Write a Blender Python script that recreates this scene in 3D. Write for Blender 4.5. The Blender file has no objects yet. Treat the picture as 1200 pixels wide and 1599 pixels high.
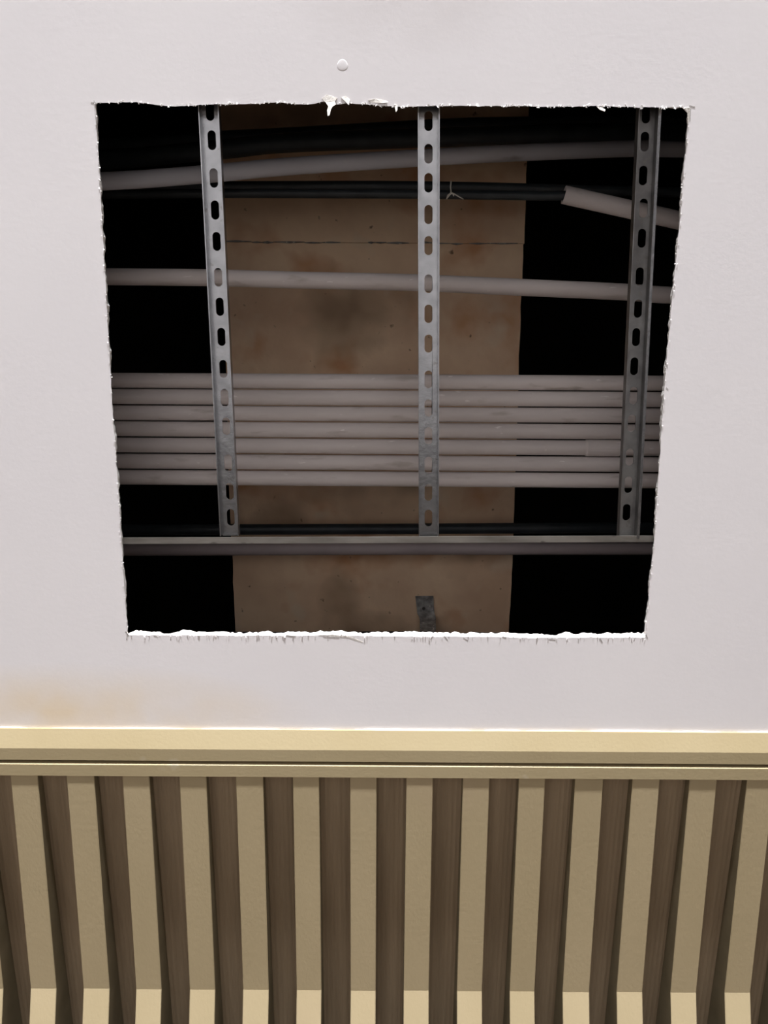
import bpy, bmesh, math, random
from mathutils import Vector, Matrix
from mathutils.geometry import tessellate_polygon
S = bpy.context.scene
C = S.collection
random.seed(7)

# ---------------------------------------------------------------- camera
CAM_Z = 1.70                       # metres above the floor; the ceiling is 1 m higher
F = 1200.0                         # focal length in pixels of the 1200 x 1599 frame
TH, ROLL = math.radians(11.1), 0.0062
fwd = Vector((0, math.sin(TH), math.cos(TH)))
up0 = Vector((0, -math.cos(TH), math.sin(TH)))
rt0 = Vector((1, 0, 0))
up = up0*math.cos(ROLL) - rt0*math.sin(ROLL)
rt = rt0*math.cos(ROLL) + up0*math.sin(ROLL)
CAM = Vector((0, 0, CAM_Z))
cd = bpy.data.cameras.new('camera'); cam = bpy.data.objects.new('camera', cd); C.objects.link(cam)
cd.sensor_fit = 'HORIZONTAL'; cd.sensor_width = 36; cd.lens = 36; cd.clip_start = 0.02
m = Matrix((( rt.x, up.x, -fwd.x, CAM.x), (rt.y, up.y, -fwd.y, CAM.y), (rt.z, up.z, -fwd.z, CAM.z), (0, 0, 0, 1)))
cam.matrix_world = m
S.camera = cam

# ---------------------------------------------------------------- world, lights, exposure
w = bpy.data.worlds.new('world'); S.world = w; w.use_nodes = True
w.node_tree.nodes['Background'].inputs[0].default_value = (0.9, 0.9, 1.0, 1)
w.node_tree.nodes['Background'].inputs[1].default_value = 0.3
S.view_settings.view_transform = 'Standard'; S.view_settings.look = 'None'
S.view_settings.gamma = 1; S.view_settings.use_curve_mapping = False
S.view_settings.exposure = 0.05

def area(name, loc, rot, sx, sy, power, col):
    d = bpy.data.lights.new(name, 'AREA'); d.shape = 'RECTANGLE'; d.size = sx; d.size_y = sy
    d.energy = power; d.color = col
    o = bpy.data.objects.new(name, d); C.objects.link(o); o.location = loc; o.rotation_euler = rot
    return o
# unseen lamp for the low light from far behind the camera: grazes the ceiling
graze = area('grazing_light', (0.0, -19.8, 0.3), (math.radians(97), 0, 0), 2.6, 0.9, 248, (0.99, 0.995, 1.02))
graze.data.spread = math.radians(24)
# fill lamps added outside the picture to light the floor for its bounce
area('floor_fill', (-1.7, -1.5, 2.69), (0, 0, 0), 1.2, 0.6, 52, (0.99, 1.01, 1.06))
area('floor_fill', (1.7, -1.5, 2.69), (0, 0, 0), 1.2, 0.6, 52, (0.99, 1.01, 1.06))

# ---------------------------------------------------------------- helpers
def at(px, py, z):
    """point of the sight line through a frame position at height z above the camera"""
    d = fwd + rt*((px-600)/F) - up*((py-799.5)/F)
    return CAM + d*(z/d.z)
def depth(p): return (p-CAM).dot(fwd)

def tag(o, label=None, cat=None, group=None, kind=None):
    if label: o['label'] = label
    if cat: o['category'] = cat
    if group: o['group'] = group
    if kind: o['kind'] = kind
    return o
def obj(name, bm, mat, parent=None, smooth=False, mats=None):
    me = bpy.data.meshes.new(name)
    bmesh.ops.recalc_face_normals(bm, faces=bm.faces)
    bm.to_mesh(me); bm.free()
    for mm in (mats or [mat]): me.materials.append(mm)
    if smooth:
        for p in me.polygons: p.use_smooth = True
    o = bpy.data.objects.new(name, me); C.objects.link(o)
    if parent: o.parent = parent
    return o
def thing(name, loc=(0, 0, 0)):
    o = bpy.data.objects.new(name, None); C.objects.link(o); o.location = loc; o.empty_display_size = .05
    return o
def reloc(o, c):
    """move a mesh object's origin to c (world) keeping its geometry"""
    c = Vector(c); o.data.transform(Matrix.Translation(-c))
    o.location = c - (o.parent.location if o.parent else Vector())
    return o
def box(bm, x0, x1, y0, y1, z0, z1):
    vs = [bm.verts.new(p) for p in ((x0,y0,z0),(x1,y0,z0),(x1,y1,z0),(x0,y1,z0),(x0,y0,z1),(x1,y0,z1),(x1,y1,z1),(x0,y1,z1))]
    for f in ((0,3,2,1),(4,5,6,7),(0,1,5,4),(1,2,6,5),(2,3,7,6),(3,0,4,7)): bm.faces.new([vs[i] for i in f])
def boxbm(*a):
    bm = bmesh.new(); box(bm, *a); return bm
def plate(bm, outer, holes, z0, z1, side_index=0, top_rings=None):
    """plate with holes between two heights; loops are (x,y) lists; top_rings may give other loops for the upper face"""
    loops = [outer]+holes
    tops = top_rings or loops
    tri = tessellate_polygon([[Vector((x, y, 0)) for x, y in l] for l in loops])
    b = [bm.verts.new((x, y, z0)) for l in loops for x, y in l]
    t = [bm.verts.new((x, y, z1)) for l in tops for x, y in l]
    for a in tri:
        try:
            bm.faces.new([b[i] for i in a]); bm.faces.new([t[i] for i in a])
        except ValueError: pass
    k = 0
    for l in loops:
        n = len(l)
        for i in range(n):
            j = (i+1) % n
            f = bm.faces.new((b[k+i], b[k+j], t[k+j], t[k+i])); f.material_index = side_index
        k += n
def tube(bm, pts, rad, seg=16, cap=True):
    """round bar through points, radius constant or per point"""
    n = len(pts); rs = rad if isinstance(rad, (list, tuple)) else [rad]*n
    rings = []; ref = None
    for i, p in enumerate(pts):
        d = (pts[min(i+1, n-1)]-pts[max(i-1, 0)]).normalized()
        if ref is None: ref = Vector((0, 0, 1)) if abs(d.z) < .9 else Vector((0, 1, 0))
        u = (ref-d*ref.dot(d)).normalized(); v = d.cross(u)
        rings.append([bm.verts.new(p+(u*math.cos(2*math.pi*k/seg)+v*math.sin(2*math.pi*k/seg))*rs[i]) for k in range(seg)])
    for a, b in zip(rings, rings[1:]):
        for k in range(seg): bm.faces.new((a[k], a[(k+1) % seg], b[(k+1) % seg], b[k]))
    if cap: bm.faces.new(rings[0][::-1]); bm.faces.new(rings[-1])
def smoothpath(pts, sub=6):
    """Catmull-Rom through points"""
    out = []
    P = [pts[0]*2-pts[1]]+pts+[pts[-1]*2-pts[-2]]
    for i in range(1, len(P)-2):
        for s in range(sub):
            t = s/sub; a, b, c, d = P[i-1], P[i], P[i+1], P[i+2]
            out.append(.5*((2*b)+(c-a)*t+(2*a-5*b+4*c-d)*t*t+(3*b-a-3*c+d)*t**3))
    out.append(pts[-1]); return out

# ---------------------------------------------------------------- materials
def nodes(name):
    mt = bpy.data.materials.new(name); mt.use_nodes = True
    nt = mt.node_tree; return mt, nt, nt.nodes['Principled BSDF']
def mat(name, c1, c2, scale=8, rough=.6, metal=0, bump=0, bscale=60, stretch=(1, 1, 1), spec=.4, lo=.35, hi=.65,
        spots=None, detail=6):
    """two colours mixed by object-space noise, fine bump, optional dark/light specks (colour, scale, threshold)"""
    mt, nt, b = nodes(name); N = nt.nodes.new; L = nt.links.new
    tc = N('ShaderNodeTexCoord'); mp = N('ShaderNodeMapping'); mp.inputs['Scale'].default_value = stretch
    geo = N('ShaderNodeNewGeometry'); L(geo.outputs['Position'], mp.inputs['Vector'])
    n = N('ShaderNodeTexNoise'); n.inputs['Scale'].default_value = scale; n.inputs['Detail'].default_value = detail
    L(mp.outputs[0], n.inputs['Vector'])
    r = N('ShaderNodeValToRGB'); r.color_ramp.elements[0].position = lo; r.color_ramp.elements[1].position = hi
    r.color_ramp.elements[0].color = (*c1, 1); r.color_ramp.elements[1].color = (*c2, 1)
    L(n.outputs[0], r.inputs[0]); col = r.outputs[0]
    for sp in (spots or []):
        n2 = N('ShaderNodeTexNoise'); n2.inputs['Scale'].default_value = sp[1]; n2.inputs['Detail'].default_value = 3
        L(mp.outputs[0], n2.inputs['Vector'])
        mr = N('ShaderNodeMapRange'); mr.inputs['From Min'].default_value = sp[2]; mr.inputs['From Max'].default_value = sp[2]+sp[3]
        L(n2.outputs[0], mr.inputs['Value'])
        mx = N('ShaderNodeMix'); mx.data_type = 'RGBA'; L(mr.outputs[0], mx.inputs['Factor'])
        L(col, mx.inputs['A']); mx.inputs['B'].default_value = (*sp[0], 1); col = mx.outputs['Result']
    L(col, b.inputs['Base Color'])
    b.inputs['Roughness'].default_value = rough; b.inputs['Metallic'].default_value = metal
    b.inputs['Specular IOR Level'].default_value = spec
    if bump:
        n3 = N('ShaderNodeTexNoise'); n3.inputs['Scale'].default_value = bscale; n3.inputs['Detail'].default_value = 4
        L(mp.outputs[0], n3.inputs['Vector'])
        bp = N('ShaderNodeBump'); bp.inputs['Strength'].default_value = bump; bp.inputs['Distance'].default_value = .002
        L(n3.outputs[0], bp.inputs['Height']); L(bp.outputs[0], b.inputs['Normal'])
    return mt
M = {}
M['plaster'] = mat('ceiling_paint', (.865, .835, .850), (.895, .865, .875), 3, .8, bump=.05, bscale=160, spec=.1)
M['gypsum'] = mat('gypsum_core', (.92, .90, .88), (.97, .96, .95), 90, .95, bump=.6, bscale=300, spec=.0,
                  spots=[((.55, .47, .40), 160, .66, .05)])
M['paper'] = mat('torn_paper', (.62, .58, .53), (.80, .77, .73), 120, .95, bump=.3, bscale=300, spec=.0)
M['pencil'] = mat('pencil', (.33, .31, .30), (.55, .52, .50), 300, .8)
M['cream'] = mat('cream_paint', (.42, .340, .200), (.45, .370, .225), 5, .5, bump=.10, bscale=240, spec=.25,
                 spots=[((.52, .45, .33), 14, .68, .06)])
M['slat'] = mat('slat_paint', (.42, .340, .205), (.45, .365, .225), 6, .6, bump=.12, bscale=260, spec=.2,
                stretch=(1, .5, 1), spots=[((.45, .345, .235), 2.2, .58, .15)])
M['slat_side'] = mat('slat_side_shade', (.19, .155, .095), (.23, .19, .12), 20, .8, spec=.1)  # shade on the slat sides put into a darker slat colour
M['groove'] = mat('groove_shadow_brown', (.10, .07, .05), (.14, .10, .07), 20, .9)
M['backing'] = mat('slat_backing', (.285, .215, .140), (.36, .275, .182), 40, .85, bump=.5, bscale=400, stretch=(1, .04, 1), spec=.1)
M['concrete'] = mat('stained_concrete', (.72, .49, .33), (.90, .67, .46), 7, .9, bump=.5, bscale=70, spec=.1, detail=9,
                    spots=[((.66, .36, .20), 9, .54, .16), ((.42, .29, .19), 5, .60, .16), ((.26, .16, .10), 55, .70, .06), ((.80, .68, .52), 11, .62, .2)])
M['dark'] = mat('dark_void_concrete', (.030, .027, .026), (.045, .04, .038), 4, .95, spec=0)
M['pvc'] = mat('grey_conduit', (.54, .485, .470), (.65, .59, .575), 14, .55, bump=.08, bscale=150, stretch=(.25, 1, 1), spec=.3,
               spots=[((.44, .39, .36), 60, .62, .12), ((.75, .70, .68), 170, .70, .04)])
M['pvc2'] = mat('dusty_grey_conduit', (.44, .435, .47), (.56, .55, .59), 10, .55, bump=.08, bscale=150, stretch=(.25, 1, 1), spec=.3,
                spots=[((.26, .24, .24), 30, .60, .1)])
M['pvc3'] = mat('purplish_grey_conduit', (.40, .34, .345), (.48, .41, .415), 10, .5, bump=.05, bscale=150, spec=.3)
M['black'] = mat('black_cable', (.018, .022, .026), (.03, .036, .04), 30, .45, spec=.35)
M['zinc'] = mat('galvanised_steel', (.34, .345, .36), (.44, .445, .46), 55, .27, 1, bump=.12, bscale=120,
                spots=[((.30, .29, .29), 130, .66, .05)])
M['zincshade'] = mat('shaded_galvanised_steel', (.17, .165, .165), (.25, .245, .24), 45, .5, 1, bump=.15, bscale=120,
                    spots=[((.20, .19, .18), 110, .62, .06)])  # darker copy of the zinc: the right rail's shade put into the colour
M['crossrail'] = mat('warm_grey_steel', (.25, .24, .22), (.40, .385, .36), 45, .5, 1, bump=.2, bscale=120, stretch=(.3, 1, 1),
                     spots=[((.20, .19, .18), 110, .62, .06)])
M['rusty'] = mat('weathered_steel', (.20, .19, .18), (.46, .45, .44), 90, .6, .4, bump=.5, bscale=200,
                 spots=[((.8, .78, .74), 170, .66, .03)])
M['string'] = mat('white_wire', (.55, .53, .48), (.7, .68, .62), 50, .6)
M['wall'] = mat('wall_paint', (.42, .40, .38), (.46, .44, .42), 3, .8, bump=.05)
M['lowbounce'] = mat('dark_brown_low_bounce', (.07, .05, .035), (.10, .075, .05), 6, .7, stretch=(6, 1, .3))  # unseen front wall made dark to cut its bounce onto the slats
M['floor'] = mat('pale_floor', (.66, .64, .62), (.72, .70, .68), 2, .6)
M['darkfloor'] = mat('dark_floor', (.06, .055, .05), (.09, .08, .07), 4, .7)

def add_tint(mt, c, rx, ry, col, amount):  # blends a soft, noise-broken patch of another tone into the base colour
    nt = mt.node_tree; N = nt.nodes.new; L = nt.links.new; b = nt.nodes['Principled BSDF']
    src = b.inputs['Base Color'].links[0].from_socket
    geo = N('ShaderNodeNewGeometry'); mp = N('ShaderNodeMapping'); mp.vector_type = 'TEXTURE'
    mp.inputs['Location'].default_value = c; mp.inputs['Scale'].default_value = (rx, ry, 1)
    L(geo.outputs['Position'], mp.inputs['Vector'])
    g = N('ShaderNodeTexGradient'); g.gradient_type = 'SPHERICAL'; L(mp.outputs[0], g.inputs[0])
    n = N('ShaderNodeTexNoise'); n.inputs['Scale'].default_value = 14; L(geo.outputs['Position'], n.inputs['Vector'])
    m1 = N('ShaderNodeMath'); m1.operation = 'MULTIPLY'; L(g.outputs[1], m1.inputs[0]); L(n.outputs[0], m1.inputs[1])
    m2 = N('ShaderNodeMath'); m2.operation = 'MULTIPLY'; m2.use_clamp = True; L(m1.outputs[0], m2.inputs[0]); m2.inputs[1].default_value = amount
    mx = N('ShaderNodeMix'); mx.data_type = 'RGBA'; L(m2.outputs[0], mx.inputs['Factor']); L(src, mx.inputs['A'])
    mx.inputs['B'].default_value = (*col, 1); L(mx.outputs['Result'], b.inputs['Base Color'])
add_tint(M['plaster'], at(90, 1112, 1.0), .36, .075, (.88, .74, .56), 1.5)  # yellowish patch on the left beside the trim
add_tint(M['plaster'], at(640, -10, 1.0), .16, .075, (.74, .70, .70), 1.2)  # slightly greyer patch at the top of the frame

# ================================================================= SETTING
# heights above the camera
ZC = 1.0; TB = .0125                          # ceiling underside, plasterboard thickness
XW = 2.5
YT = at(600, 1139.5, ZC).y                    # where the white ceiling meets the trim
YB = -20.0; YE = 1.15; Z0 = CAM_Z
def st(name, bm, mt, **k):
    return tag(obj(name, bm, mt, **k), kind='structure')
st('floor', boxbm(-XW, 1.0, -3.2, .36, -.1, 0), M['floor'])
bm = boxbm(-XW, XW, YB, -3.2, -.1, 0); box(bm, 1.0, XW, -3.2, .36, -.1, 0); box(bm, -XW, XW, .36, YE, -.1, 0)
st('floor_unseen_dark', bm, M['darkfloor'])  # unseen dark floor added to cut bounce and darken what the rails reflect
st('wall_left', boxbm(-XW-.15, -XW, YB, YE, -.1, Z0+2.75), M['wall'])
st('wall_right', boxbm(XW, XW+.15, YB, YE, -.1, Z0+2.75), M['wall'])
st('wall_front', boxbm(-XW-.15, XW+.15, YE, YE+.15, -.1, Z0+2.75), M['lowbounce'])
st('wall_back', boxbm(-XW-.15, XW+.15, YB-.15, YB, -.1, Z0+2.75), M['wall'])
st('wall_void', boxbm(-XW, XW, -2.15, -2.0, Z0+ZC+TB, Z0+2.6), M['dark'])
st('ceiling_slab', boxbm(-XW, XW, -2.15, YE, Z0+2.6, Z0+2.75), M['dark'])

# ---- plasterboard ceiling with the rough-cut square opening
def edge_pts(a, b, n, amp, seed, extra=()):
    """points from a towards b in picture coordinates with wobble across the edge"""
    rnd = random.Random(seed); out = []
    nx, ny = (b[1]-a[1]), -(b[0]-a[0]); l = math.hypot(nx, ny); nx /= l; ny /= l
    wv = 0
    for i in range(n):
        t = i/n
        wv = wv*.7 + rnd.uniform(-amp, amp)*.6
        e = sum(h*math.exp(-((t-c)/s)**2) for c, s, h in extra)
        k = min(1, i/2)
        out.append((a[0]+(b[0]-a[0])*t+nx*(wv*k+e), a[1]+(b[1]-a[1])*t+ny*(wv*k+e)))
    return out
cTL, cTR, cBR, cBL = (149, 161), (1077, 168), (1008, 995.5), (199, 991.5)
# positive displacement = outwards for this winding
top = edge_pts(cTL, cTR, 260, .9, 1, [(.06, .035, 2.2), (.14, .05, -3.5), (.30, .03, 3), (.385, .012, 5), (.43, .02, 3), (.52, .03, -1.5), (.85, .02, 1.5)])
rgt = edge_pts(cTR, cBR, 200, .65, 2, [(.45, .2, -2.5), (.8, .1, 1.5)])
bot = edge_pts(cBR, cBL, 240, .7, 3, [(.2, .05, 1.0), (.6, .05, -1)])
lft = edge_pts(cBL, cTL, 200, .6, 4, [(.5, .2, 2.0)])
ring = top+rgt+bot+lft
low = [at(x, y, ZC).xy for x, y in ring]
rnd = random.Random(9)
jit = []
v = 0
for i in range(len(ring)):
    v = v*.75+rnd.uniform(-1, 1)*.0009; jit.append(v)
cx, cy = sum(p.x for p in low)/len(low), sum(p.y for p in low)/len(low)
hi_ring = []
for i, p in enumerate(low):
    a = low[i-1]; b = low[(i+1) % len(low)]
    d = (b-a); nrm = Vector((d.y, -d.x)).normalized()
    if nrm.dot(Vector((cx, cy))-p) < 0: nrm = -nrm
    if i < 260: base = -.0046                     # undercut: the face leans back
    elif 460 <= i < 700: base = .0009
    else: base = -.0028
    q = p + nrm*(base+jit[i]*(1.6 if 460 <= i < 700 else 1)); hi_ring.append((q.x, q.y))
outer = [(-XW, YB), (XW, YB), (XW, YT), (-XW, YT)]
bm = bmesh.new()
plate(bm, outer, [[(p.x, p.y) for p in low]], Z0+ZC, Z0+ZC+TB, 1, [outer, hi_ring])
ceil = st('ceiling', bm, None, mats=[M['plaster'], M['gypsum']])
ceil['label'] = 'white painted plasterboard ceiling with a rough square opening cut in it'
# plasterboard goes on above trim and slats
ZS = ZC-.0115                                    # underside of the flat slats
# ---- torn bits of paper and gypsum along the edge
def flake(pts, z, th=.0006, name='paper_flake', mt='paper', dz=None):
    bm = bmesh.new()
    lo = [bm.verts.new(at(x, y, z-(dz[i] if dz else 0))) for i, (x, y) in enumerate(pts)]
    hi = [bm.verts.new(v.co+Vector((0, 0, th))) for v in lo]
    n = len(pts)
    bm.faces.new(lo); bm.faces.new(hi[::-1])
    for i in range(n): bm.faces.new((lo[i], hi[i], hi[(i+1) % n], lo[(i+1) % n]))
    bmesh.ops.triangulate(bm, faces=bm.faces)
    return obj(name, bm, M[mt], ceil)
flake([(503, 154), (510, 148), (519, 150), (527, 153), (523, 158), (525, 163), (520, 166), (517, 171), (515, 180), (512, 181), (511, 172), (513, 166), (509, 160)], ZC-.0005, dz=[0, 0, 0, 0, .001, .002, .003, .004, .006, .006, .004, .003, .001])
flake([(533, 152), (540, 150), (547, 155), (545, 164), (541, 160)], ZC-.0005, dz=[0, 0, 0, .004, .002])
flake([(575, 156), (588, 154), (603, 157), (607, 160), (596, 161), (580, 160)], ZC-.0004, dz=[0, 0, 0, .001, .001, 0])
flake([(617, 162), (621, 164), (621, 172), (618.5, 175), (617, 168)], ZC-.0004, dz=[0, 0, .002, .003, .001])
flake([(932, 166), (939, 167), (946, 171), (945, 174), (937, 171)], ZC-.0004, dz=[0, 0, .002, .003, .001])
flake([(498, 992), (520, 991), (545, 993.5), (567, 1002.2), (566, 1003), (544, 996), (518, 993.5)], ZC-.0002, th=.0002)
flake([(1066, 168), (1078, 168), (1078, 182), (1075, 196), (1074, 176)], ZC-.0003)
rnd = random.Random(21)
bm = bmesh.new()                                # countless crumbs clinging to the cut edge
def crumb(x, y, s):
    c = at(x, y, ZC-.0002); r = s/F
    vs = [bm.verts.new(c+Vector((rnd.uniform(-r, r), rnd.uniform(-r, r), rnd.uniform(-r*.7, r*.4)))) for _ in range(5)]
    for f in ((0, 1, 2), (0, 2, 3), (0, 3, 4), (0, 4, 1), (1, 2, 3), (1, 3, 4)): bm.faces.new([vs[i] for i in f])
for i in range(260): q = ring[rnd.randrange(260)]; crumb(q[0], q[1]-rnd.uniform(-1, 2), rnd.uniform(1, 2.6))
for i in range(110): q = ring[260+rnd.randrange(200)]; crumb(q[0]+rnd.uniform(-1, 2), q[1], rnd.uniform(.8, 1.8))
for i in range(130): q = ring[460+rnd.randrange(240)]; crumb(q[0], q[1]+rnd.uniform(-1, 2.5), rnd.uniform(.9, 2.2))
for i in range(110): q = ring[700+rnd.randrange(200)]; crumb(q[0]-rnd.uniform(-1, 2), q[1], rnd.uniform(.8, 1.8))
tag(obj('plaster_crumbs', bm, M['gypsum'], ceil), kind='stuff')
bm = bmesh.new()                                # pencil set-out line round the cut
def stroke(a, b, wd):
    p, q = at(*a, ZC-.0001), at(*b, ZC-.0001); d = (q-p).normalized(); n = Vector((-d.y, d.x, 0))*wd/F/2
    t = Vector((0, 0, -.00015))
    vs = [bm.verts.new(v) for v in (p-n, q-n, q+n, p+n, p-n+t, q-n+t, q+n+t, p+n+t)]
    for f in ((0, 3, 2, 1), (4, 5, 6, 7), (0, 1, 5, 4), (1, 2, 6, 5), (2, 3, 7, 6), (3, 0, 4, 7)): bm.faces.new([vs[i] for i in f])
for a, b, wd in (((142, 160), (152, 161.5), 1.8), ((147, 157), (151, 200), .9), ((151, 200), (158, 300), .7), ((1077, 165), (1086, 167), 1.3),
                 ((1079, 170), (1078, 190), .9), ((199, 990), (198, 999), 1.6), ((196, 986), (201, 992), 1.6), ((1009, 991), (1012, 997), 1.2),
                 ((937, 997), (941, 1003), 2.2), ((673, 998), (677, 992), 1.2), ((694, 993), (700, 1000), 1.1), ((724, 996), (731, 1000), 1.0),
                 ((240, 992), (246, 994), 1.1), ((505, 994), (530, 996), .9), ((447, 992), (462, 994), 1.6), ((858, 998), (868, 999), 1.1),
                 ((785, 994), (791, 996), 1.2), ((1041, 605), (1044, 608), 1.0)):
    stroke(a, b, wd)
tag(obj('pencil_marks', bm, M['pencil'], ceil), kind='stuff')
# filler dab on the ceiling near the top of the picture
bm = bmesh.new()
bmesh.ops.create_uvsphere(bm, u_segments=20, v_segments=8, radius=1)
c = at(535, 102, ZC)
for v_ in bm.verts:
    a = math.atan2(v_.co.y, v_.co.x); k = 1+.05*math.sin(3*a)
    v_.co = Vector((v_.co.x*.0065*k, v_.co.y*.0065*k, v_.co.z*.0003))+c
obj('filler_dab', bm, M['plaster'], ceil, smooth=True)

# ================================================================= TRIM between ceiling and slats
def profile_bar(name, prof, x0, x1, mt, parent=None, nx=1):
    """closed (y, z) profile run along x"""
    bm = bmesh.new(); a = [bm.verts.new((x0, y, z)) for y, z in prof]; b = [bm.verts.new((x1, y, z)) for y, z in prof]
    n = len(prof)
    for i in range(n): bm.faces.new((a[i], a[(i+1) % n], b[(i+1) % n], b[i]))
    bm.faces.new(a[::-1]); bm.faces.new(b)
    bmesh.ops.triangulate(bm, faces=[f for f in bm.faces if len(f.verts) > 4])
    return obj(name, bm, mt, parent)
def Y(py, z): return at(600, py, z).y
za, zb_ = ZC-.0035, ZC-.0125
zt2 = ZC-.0135
tr = profile_bar('trim_1', [(YT, Z0+ZC+TB), (YT, Z0+za), (Y(1141, za), Z0+za), (Y(1172, zb_), Z0+zb_), (Y(1190, zb_), Z0+zb_), (Y(1190, zb_), Z0+ZC+TB)],
                 -XW, XW, M['cream']); tag(tr, kind='structure')
tr['label'] = 'upper cream trim board with sloping face next to the white ceiling'
g0 = Y(1190, zb_)
gr = profile_bar('groove', [(g0, Z0+ZC+TB), (g0, Z0+zb_+.010), (Y(1197, zt2)+.002, Z0+zb_+.010), (Y(1197, zt2)+.002, Z0+ZC+TB)], -XW, XW, M['groove'], tr)
y1 = Y(1195.0, zt2+.0012)
t2 = profile_bar('trim_2', [(y1, Z0+ZC+TB), (y1, Z0+zt2+.0030), (Y(1197, zt2), Z0+zt2), (Y(1214.5, zt2), Z0+zt2), (Y(1214.5, zt2), Z0+ZC+TB)], -XW, XW, M['cream']); tag(t2, kind='structure')
t2['label'] = 'lower cream trim board above the ends of the slats'
# thin broken bead of white filler along the joint
bm = bmesh.new(); rnd = random.Random(4); x = -.75
while x < .75:
    l = rnd.uniform(.03, .22); r0 = rnd.uniform(.0004, .0011)
    tube(bm, [Vector((x+l*i/5, YT+rnd.uniform(-.0004, .0004), Z0+ZC-.0008)) for i in range(6)], [r0*.2]+[r0*rnd.uniform(.6, 1.0) for _ in range(4)]+[r0*.2], 6)
    x += l+rnd.uniform(-.01, .03)
tag(obj('filler_bead', bm, M['gypsum'], tr), kind='stuff')

# ================================================================= SLATTED SOFFIT
YK = Y(1547, ZS)                                 # crease where the slats turn down
Y0s = Y(1214.5, zt2)
SL = math.tan(math.radians(15.7))
ZBK0, ZBK1 = ZS+.014, ZS+.037                   # backing board rises away from the trim
def zbk(y): return ZBK0+(ZBK1-ZBK0)*(y-Y0s)/(YK-Y0s)
panel = thing('slatted_soffit', (0, Y0s, Z0+ZS))
tag(panel, 'cream slatted soffit with brown backing below the trim, slats creased downwards', 'slatted panel')
YEs = YE
zend = ZS-SL*(YEs-YK)
lx = [16, 104, 191, 280, 368.5, 457.5, 547, 635, 723.5, 811, 899, 988.5, 1078, 1167.5]
rx = [58.5, 147, 233, 322, 411, 498.5, 588.5, 676.5, 765, 852, 943, 1031, 1120.5, 1210]
X0 = [at(a, 1214.5+(a-600)*.0062, ZS).x for a in lx]; X1 = [at(a, 1214.5+(a-600)*.0062, ZS).x for a in rx]
pitch = (X0[-1]-X0[0])/13
X0 = [X0[0]-pitch, ]+X0; X1 = [X1[0]-pitch, ]+X1
for k in range(8): X0.append(X0[-1]+pitch); X1.append(X1[-1]+pitch)
for k in range(7): X0 = [X0[0]-pitch]+X0; X1 = [X1[0]-pitch]+X1
for a, b in zip(X0, X1):
    bm = bmesh.new(); e = .0009; dz = random.Random(a).uniform(-.0006, .0006)
    secs = []
    for yy, zz in ((Y0s, ZS+dz), (YK+dz*2, ZS+dz), (YEs, zend+dz)):
        secs.append([bm.verts.new((x, yy, Z0+z)) for x, z in ((a, zbk(yy)), (a, zz+e), (a+e, zz), (b-e, zz), (b, zz+e), (b, zbk(yy)))])
    for s, t in zip(secs, secs[1:]):
        for i in range(6):
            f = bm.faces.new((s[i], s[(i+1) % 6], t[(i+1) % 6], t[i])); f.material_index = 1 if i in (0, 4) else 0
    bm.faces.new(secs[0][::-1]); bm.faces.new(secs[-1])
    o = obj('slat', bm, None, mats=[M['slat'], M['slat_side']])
    o.parent = panel; o.data.transform(Matrix.Translation(-Vector((a, Y0s, Z0+ZS)))); o.location = (a, 0, 0)
# ribbed backing board: fine corrugation as real relief
bm = bmesh.new(); xs = -1.3; step = .0035; prev = None; i = 0
while xs < 1.3:
    zz = Z0+(.0007 if i % 2 else 0); za_, ze_ = zbk(Y0s), zbk(YEs)
    cur = [bm.verts.new((xs, Y0s-.004, zz+za_)), bm.verts.new((xs, YEs, zz+ze_)), bm.verts.new((xs, YEs, Z0+ze_+.009)), bm.verts.new((xs, Y0s-.004, Z0+za_+.009))]
    if prev:
        for j in range(4): bm.faces.new((prev[j], prev[(j+1) % 4], cur[(j+1) % 4], cur[j]))
    else: bm.faces.new(cur)
    prev = cur; xs += step; i += 1
bm.faces.new(prev[::-1])
bk = obj('backing_board', bm, M['backing'])
bk.parent = panel; bk.data.transform(Matrix.Translation(-Vector((0, Y0s, Z0+ZS))))
bk['label'] = 'dark brown ribbed backing between the slats'
# solid ceiling over the slats, closing the void
tag(profile_bar('ceiling_infill', [(Y0s, Z0+zbk(Y0s)+.0095), (YE, Z0+zbk(YE)+.0095), (YE, Z0+zbk(YE)+.02), (Y0s, Z0+zbk(Y0s)+.02)], -XW, XW, M['dark']), kind='structure')

# ================================================================= CONCRETE BEAM above the opening
ZBM = 1.44
bx0 = at(364, 930, ZBM).x; bx1 = at(796.5, 930, ZBM).x
beam = thing('concrete_beam', ((bx0+bx1)/2, 0, Z0+ZBM))
tag(beam, 'stained brown concrete beam soffit behind the pipes in the middle of the opening', 'beam')
rnd = random.Random(5)
def beam_piece(ya, yb, dz):
    bm = bmesh.new(); n = 60; xs0 = []; xs1 = []; w0 = w1 = 0
    for i in range(n+1):
        w0 = w0*.8+rnd.uniform(-.0012, .0012); w1 = w1*.8+rnd.uniform(-.0012, .0012)
        y = ya+(yb-ya)*i/n; xs0.append((bx0+w0, y)); xs1.append((bx1+w1, y))
    plate(bm, xs0+xs1[::-1], [], Z0+ZBM+dz, Z0+2.6)
    o = obj('beam_face', bm, M['concrete'], beam); o.data.transform(Matrix.Translation(-beam.location)); return o
ys = [-1.95, Y(379, ZBM), 1.1]
beam_piece(ys[0], ys[1], 0); beam_piece(ys[1]+.0005, ys[2], .0025)
bm = bmesh.new()                                  # rough bleed line of the formwork joint
x = bx0
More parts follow.
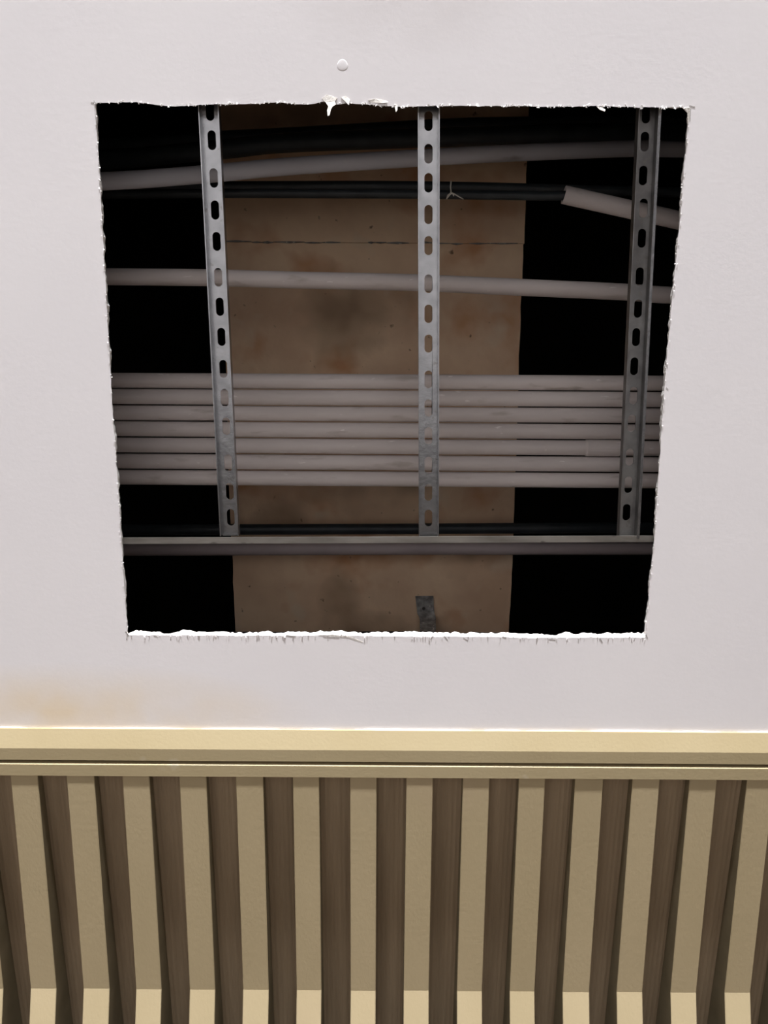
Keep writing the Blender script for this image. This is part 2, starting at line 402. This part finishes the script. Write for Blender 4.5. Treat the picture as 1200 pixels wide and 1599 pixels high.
while x < bx1-.02:
    l = rnd.uniform(.01, .06)
    if rnd.random() < .75:
        yy = ys[1]+rnd.uniform(-.001, .001)
        tube(bm, [Vector((x, yy, Z0+ZBM)), Vector((x+l*.5, yy+rnd.uniform(-.001, .001), Z0+ZBM-.001)), Vector((x+l, yy, Z0+ZBM))], [.0006, rnd.uniform(.0012, .0026), .0006], 6)
    x += l
o = obj('formwork_joint', bm, M['rusty'], beam); o.data.transform(Matrix.Translation(-beam.location))

# ================================================================= CONDUITS AND CABLES
def conduit(name, pts, z, d, mt, label, cat, group=None, sub=6, seg=20, ext=True, part=None):
    """pts: (px, py[, z]) along the centre line; runs on to the side walls of the void"""
    P = [at(p[0], p[1], p[2] if len(p) > 2 else z) for p in pts]
    if ext in (True, 'l'):
        P = [Vector((-XW, P[0].y, P[0].z)), P[0]+Vector((-.12, 0, 0))]+P
    if ext in (True, 'r'):
        P = P+[P[-1]+Vector((.12, 0, 0)), Vector((XW, P[-1].y, P[-1].z))]
    if len(P) > 2 and sub > 1:
        a = [P[0]] if ext in (True, 'l') else []; b = [P[-1]] if ext in (True, 'r') else []
        core = P[len(a):len(P)-len(b)]; P = a+smoothpath(core, sub)+b
    bm = bmesh.new(); tube(bm, P, d/2, seg)
    o = obj(name, bm, M[mt], smooth=False)
    for p in o.data.polygons: p.use_smooth = len(p.vertices) == 4
    reloc(o, P[len(P)//2]); return tag(o, label, cat, group)

ZB = 1.18
bl = [581.6, 607, 631, 655.8, 681.2, 708, 733.5, 757.5]   # dark joints of the bundle at x=200
bmid = [582.5, 608, 632, 657.5, 682.3, 708.3, 734, 759]
br = [585.5, 610.3, 636, 661, 687, 713, 738.8, 763]
be = [587, 612, 637.5, 663.5, 689.5, 716, 741.5, 765.5]
orden = ['topmost', 'second from the top', 'third from the top', 'middle', 'third from the bottom', 'second from the bottom', 'lowest']
for k in range(7):
    # the run is straight and the seven stay parallel
    yl, yr = (bl[0]+bl[7])/2+(k-3)*25.15, (br[0]+br[7])/2+(k-3)*25.35
    pts = [(200, yl), (960, yr)]
    p = at(600, (yl+yr)/2, ZB); px = 23.7
    d = min(px*depth(p)/F*1.0, .0242)
    lab = '%s grey conduit in the bundle of seven parallel conduits' % orden[k]
    if k == 4: lab = 'third from the bottom conduit of the bundle, with a coupling near the right rail'
    o = conduit('conduit', pts, ZB+random.Random(k).uniform(-.001, .001), d, 'pvc', lab, 'conduit', 'seven parallel conduits in the bundle', sub=4)
    if k == 4:
        a = at(914, yr-.3, ZB-.001); b = at(967, yr, ZB-.001)
        bm = bmesh.new(); dr = (b-a).normalized()
        tube(bm, [a-o.location, a+dr*.002-o.location, b-o.location], [d/2, d/2+.0012, d/2+.0012], 20)
        cpl = obj('coupling', bm, M['pvc'], o)
conduit('conduit', [(165, 432), (340, 434), (450, 437), (650, 441.5), (820, 449), (975, 456), (1048, 461)], ZB+.02, .0247, 'pvc',
        'single grey conduit crossing the opening between the bundle and the upper pipes', 'conduit')
conduit('conduit', [(162, 283, 1.17), (310, 273, 1.19), (450, 260, 1.21), (650, 247, 1.24), (800, 239, 1.27), (990, 232, 1.30), (1060, 233, 1.31)], 1.2, .0245, 'pvc2',
        'bowed dark grey conduit rising to the right near the top of the opening', 'conduit', ext=True)
conduit('conduit', [(190, 858.5), (600, 857), (1015, 857)], 1.40, .0232, 'pvc3',
        'purplish grey conduit just below the cross rail', 'conduit')
# short conduit with an open end that swallows the black cable
Pa = at(881, 304, 1.20); Pb = at(985, 327.5, 1.20); Pc = at(1060, 344, 1.20)
dr = (Pc-Pa).normalized(); bend = smoothpath([Pc, Pc+dr*.06, Pc+dr*.12+Vector((.02, -.004, 0)), Vector((Pc.x+.22, Pc.y+.028, Pc.z)), Vector((XW, Pc.y+.028, Pc.z))][:4], 4)+[Vector((XW, Pc.y+.028, Pc.z))]
bm = bmesh.new(); r = .0128; seg = 24; rings = []
u = Vector((0, 0, 1)); vv = dr.cross(u).normalized()
for p, rr in [(Pa+dr*.06, r-.0022), (Pa, r-.0022), (Pa, r)]+[(q, r) for q in bend]:
    rings.append([bm.verts.new(p+(u*math.cos(2*math.pi*k/seg)+vv*math.sin(2*math.pi*k/seg))*rr) for k in range(seg)])
for a, b in zip(rings, rings[1:]):
    for k in range(seg): bm.faces.new((a[k], a[(k+1) % seg], b[(k+1) % seg], b[k]))
bm.faces.new(rings[0]); bm.faces.new(rings[-1])
oc = obj('conduit', bm, M['pvc']); 
for p in oc.data.polygons: p.use_smooth = True
reloc(oc, Pa)
tag(oc, 'cut open end of a slanting grey conduit with black cable entering, upper right', 'conduit')
conduit('cable', [(160, 303, 1.25), (350, 302, 1.25), (600, 303, 1.25), (790, 305, 1.23), (860, 306, 1.21), (884, 305.5, 1.20), (905, 309.5, 1.20)], 1.25, .0135, 'black',
        'black cable running into the open end of the slanting conduit', 'cable', ext='l')
conduit('cable', [(160, 291), (350, 290.5), (600, 290), (790, 293), (1000, 299), (1060, 301)], 1.30, .0145, 'black',
        'black cable just above the one entering the open conduit', 'cable')
conduit('cable', [(160, 250), (350, 233), (450, 223), (700, 214), (800, 211), (1060, 207)], 1.36, .030, 'black',
        'thick black cable hugging the top of the bowed grey conduit', 'cable')
conduit('cable', [(160, 226), (350, 214), (450, 209), (700, 195), (830, 192), (1060, 188)], 1.415, .020, 'black',
        'uppermost thin black cable near the top edge of the opening', 'cable')
conduit('cable', [(190, 827), (600, 826), (960, 824), (1015, 824)], 1.38, .0200, 'black',
        'black cable just above the cross rail at the bottom of the opening', 'cable')
# thin white wire twisted round the cable
bm = bmesh.new()
def wire(pts, rr): tube(bm, smoothpath([at(*p) for p in pts], 5), rr, 8)
wire([(705, 283, 1.232), (704, 292, 1.226), (704.5, 301, 1.222), (700, 305, 1.222), (698, 311, 1.228)], .0011)
wire([(704, 300, 1.222), (710, 303, 1.221), (717, 307, 1.224), (724, 311, 1.230)], .0009)
wire([(699, 309, 1.221), (703, 304, 1.220), (707, 302, 1.220), (709, 306, 1.222)], .0009)
o = obj('wire_tie', bm, M['string'], smooth=True); reloc(o, at(704, 301, 1.222))
tag(o, 'thin white wire twisted round the black cable, right of the middle rail', 'wire')

# ================================================================= SLOTTED RAILS
ZF = ZC+TB+.001                                  # foot of the rail flanges
ZWB = ZF+.0115                                    # underside of the web
def rail(xl, xr, slots, label, yend, mt='zinc', dx=0):
    """xl, xr: frame positions of the web's two long edges at the top and bottom of the opening"""
    a0, a1 = at(xl[0], 170, ZWB), at(xl[1], 835, ZWB); b0, b1 = at(xr[0], 170, ZWB), at(xr[1], 835, ZWB)
    mid0, mid1 = (a0+b0)/2, (a1+b1)/2
    wd = ((b0-a0).x+(b1-a1).x)/2; th = math.atan2(-(mid1-mid0).x, (mid1-mid0).y)
    root = thing('slotted_rail', mid1); root.location.y = yend; root.rotation_euler.z = th
    root.location.x = mid1.x; tag(root, label, 'metal rail', 'slotted metal rails across the opening')
    inv = (Matrix.Translation(root.location) @ Matrix.Rotation(th, 4, 'Z')).inverted()
    L0 = -1.9-yend
    holes = []
    ypos = []
    for sx, sy in slots:
        p = inv @ at(sx, sy, ZWB); ypos.append((p.x, p.y))
    yy = min(q[1] for q in ypos)
    while yy-.045 > L0+.03: yy -= .045; ypos.append((0, yy))
    for sx, sy in ypos:
        if sy < -1.2-yend: continue
        sx = sx if abs(sx) < .003 else 0
        hw, hh, c = .0052, .0115, .0038
        ring = []
        for k in range(16):
            a = math.pi*2*k/16+math.pi/16
            ring.append((sx+hw*math.cos(a), sy+(hh-hw)*(1 if math.sin(a) > 0 else -1)+hw*math.sin(a)))
        holes.append(ring)
    h = wd/2; T = .0012
    bm = bmesh.new(); plate(bm, [(-h, L0), (h, L0), (h, 0), (-h, 0)], holes, 0, T)
    obj('web', bm, M[mt], root)
    for s in (-1, 1):
        bm = bmesh.new()
        x0, x1 = (s*h, s*(h+T)) if s > 0 else (s*(h+T), s*h)
        box(bm, x0, x1, L0, -.002, -.0110, T)
        fl = obj('flange', bm, M[mt], root)
        if mt == 'zincshade' and s > 0:  # lit edge of the flange: left in the lighter zinc
            tag(obj('edge_bead', boxbm(x0, x1+.0022, L0, -.002, -.0125, -.0110), M['zinc'], fl), 'bright folded edge')
    return root
s_left = [(328, 173), (331, 219), (334, 278), (336, 328), (338.5, 377), (341, 433), (343.5, 479), (346, 526), (349, 576), (351, 621), (353.5, 665.5), (356.5, 723), (359, 767), (360.5, 808)]
s_mid = [(669.5, y) for y in (189, 240, 285.5, 335, 383.5, 443, 490, 536.5, 592.5, 637, 680.5, 726.5, 769, 809)]
s_rgt = [(1014, 177), (1011.5, 221), (1009, 274), (1005.5, 325), (1003, 372), (999.5, 432), (997, 482), (994, 526.5), (991, 572), (990, 618), (987, 661), (984, 714), (982, 757), (979, 800)]
yx = at(600, 838, ZWB).y
rail((315, 347), (342, 374.5), s_left, 'left slotted steel rail crossing the opening', yx)
rail((654.5, 655), (684, 684), s_mid, 'middle slotted steel rail crossing the opening', yx)
rail((996, 965), (1024, 991), s_rgt, 'right slotted steel rail, dark, beside the right cut edge', yx, 'zincshade')
# ---- cross rail that carries their ends
pl, pr = at(190, 842.5, ZF), at(1015, 839.5, ZF)
th = math.atan2((pr-pl).y, (pr-pl).x)
cr = thing('cross_rail', at(600, 838, ZF)); cr.rotation_euler.z = th
tag(cr, 'dull steel cross rail at the lower ends of the slotted rails', 'metal rail')
wd = at(600, 846.5, ZF).y-at(600, 836.5, ZF).y
obj('lip', boxbm(-2.4, 2.4, 0, wd, 0, .0012), M['crossrail'], cr)
obj('web', boxbm(-2.4, 2.4, wd-.0012, wd, .0012, .018), M['crossrail'], cr)
obj('flange', boxbm(-2.4, 2.4, wd*.5, wd, .0180, .0192), M['crossrail'], cr)

# ================================================================= HANGER BRACKET on the beam
hb = thing('hanger_bracket', at(665, 932, ZBM-.001))
tag(hb, 'short weathered steel strap hanging from the brown beam at the bottom edge', 'bracket')
bm = bmesh.new()
def strip(path, th=.002):
    secs = []
    for (xa, xb, py, z) in path:
        a, b = at(xa, py, z)-hb.location, at(xb, py, z)-hb.location
        secs.append([bm.verts.new(a), bm.verts.new(b), bm.verts.new(b+Vector((0, 0, th))), bm.verts.new(a+Vector((0, 0, th)))])
    for s, t in zip(secs, secs[1:]):
        for i in range(4): bm.faces.new((s[i], s[(i+1) % 4], t[(i+1) % 4], t[i]))
    bm.faces.new(secs[0][::-1]); bm.faces.new(secs[-1])
strip([(649, 677, 931, ZBM-.003), (651, 678, 948, ZBM-.003), (652, 679, 958, ZBM-.005), (655, 681, 964, ZBM-.012), (656, 681, 970, ZBM-.025), (656, 681, 1003, ZBM-.10)])
obj('strap', bm, M['rusty'], hb)
bm = bmesh.new(); c = at(662, 950, ZBM-.005)-hb.location
bmesh.ops.create_cone(bm, cap_ends=True, segments=6, radius1=.0035, radius2=.0028, depth=.004, matrix=Matrix.Translation(c))
obj('bolt', bm, M['zinc'], hb)
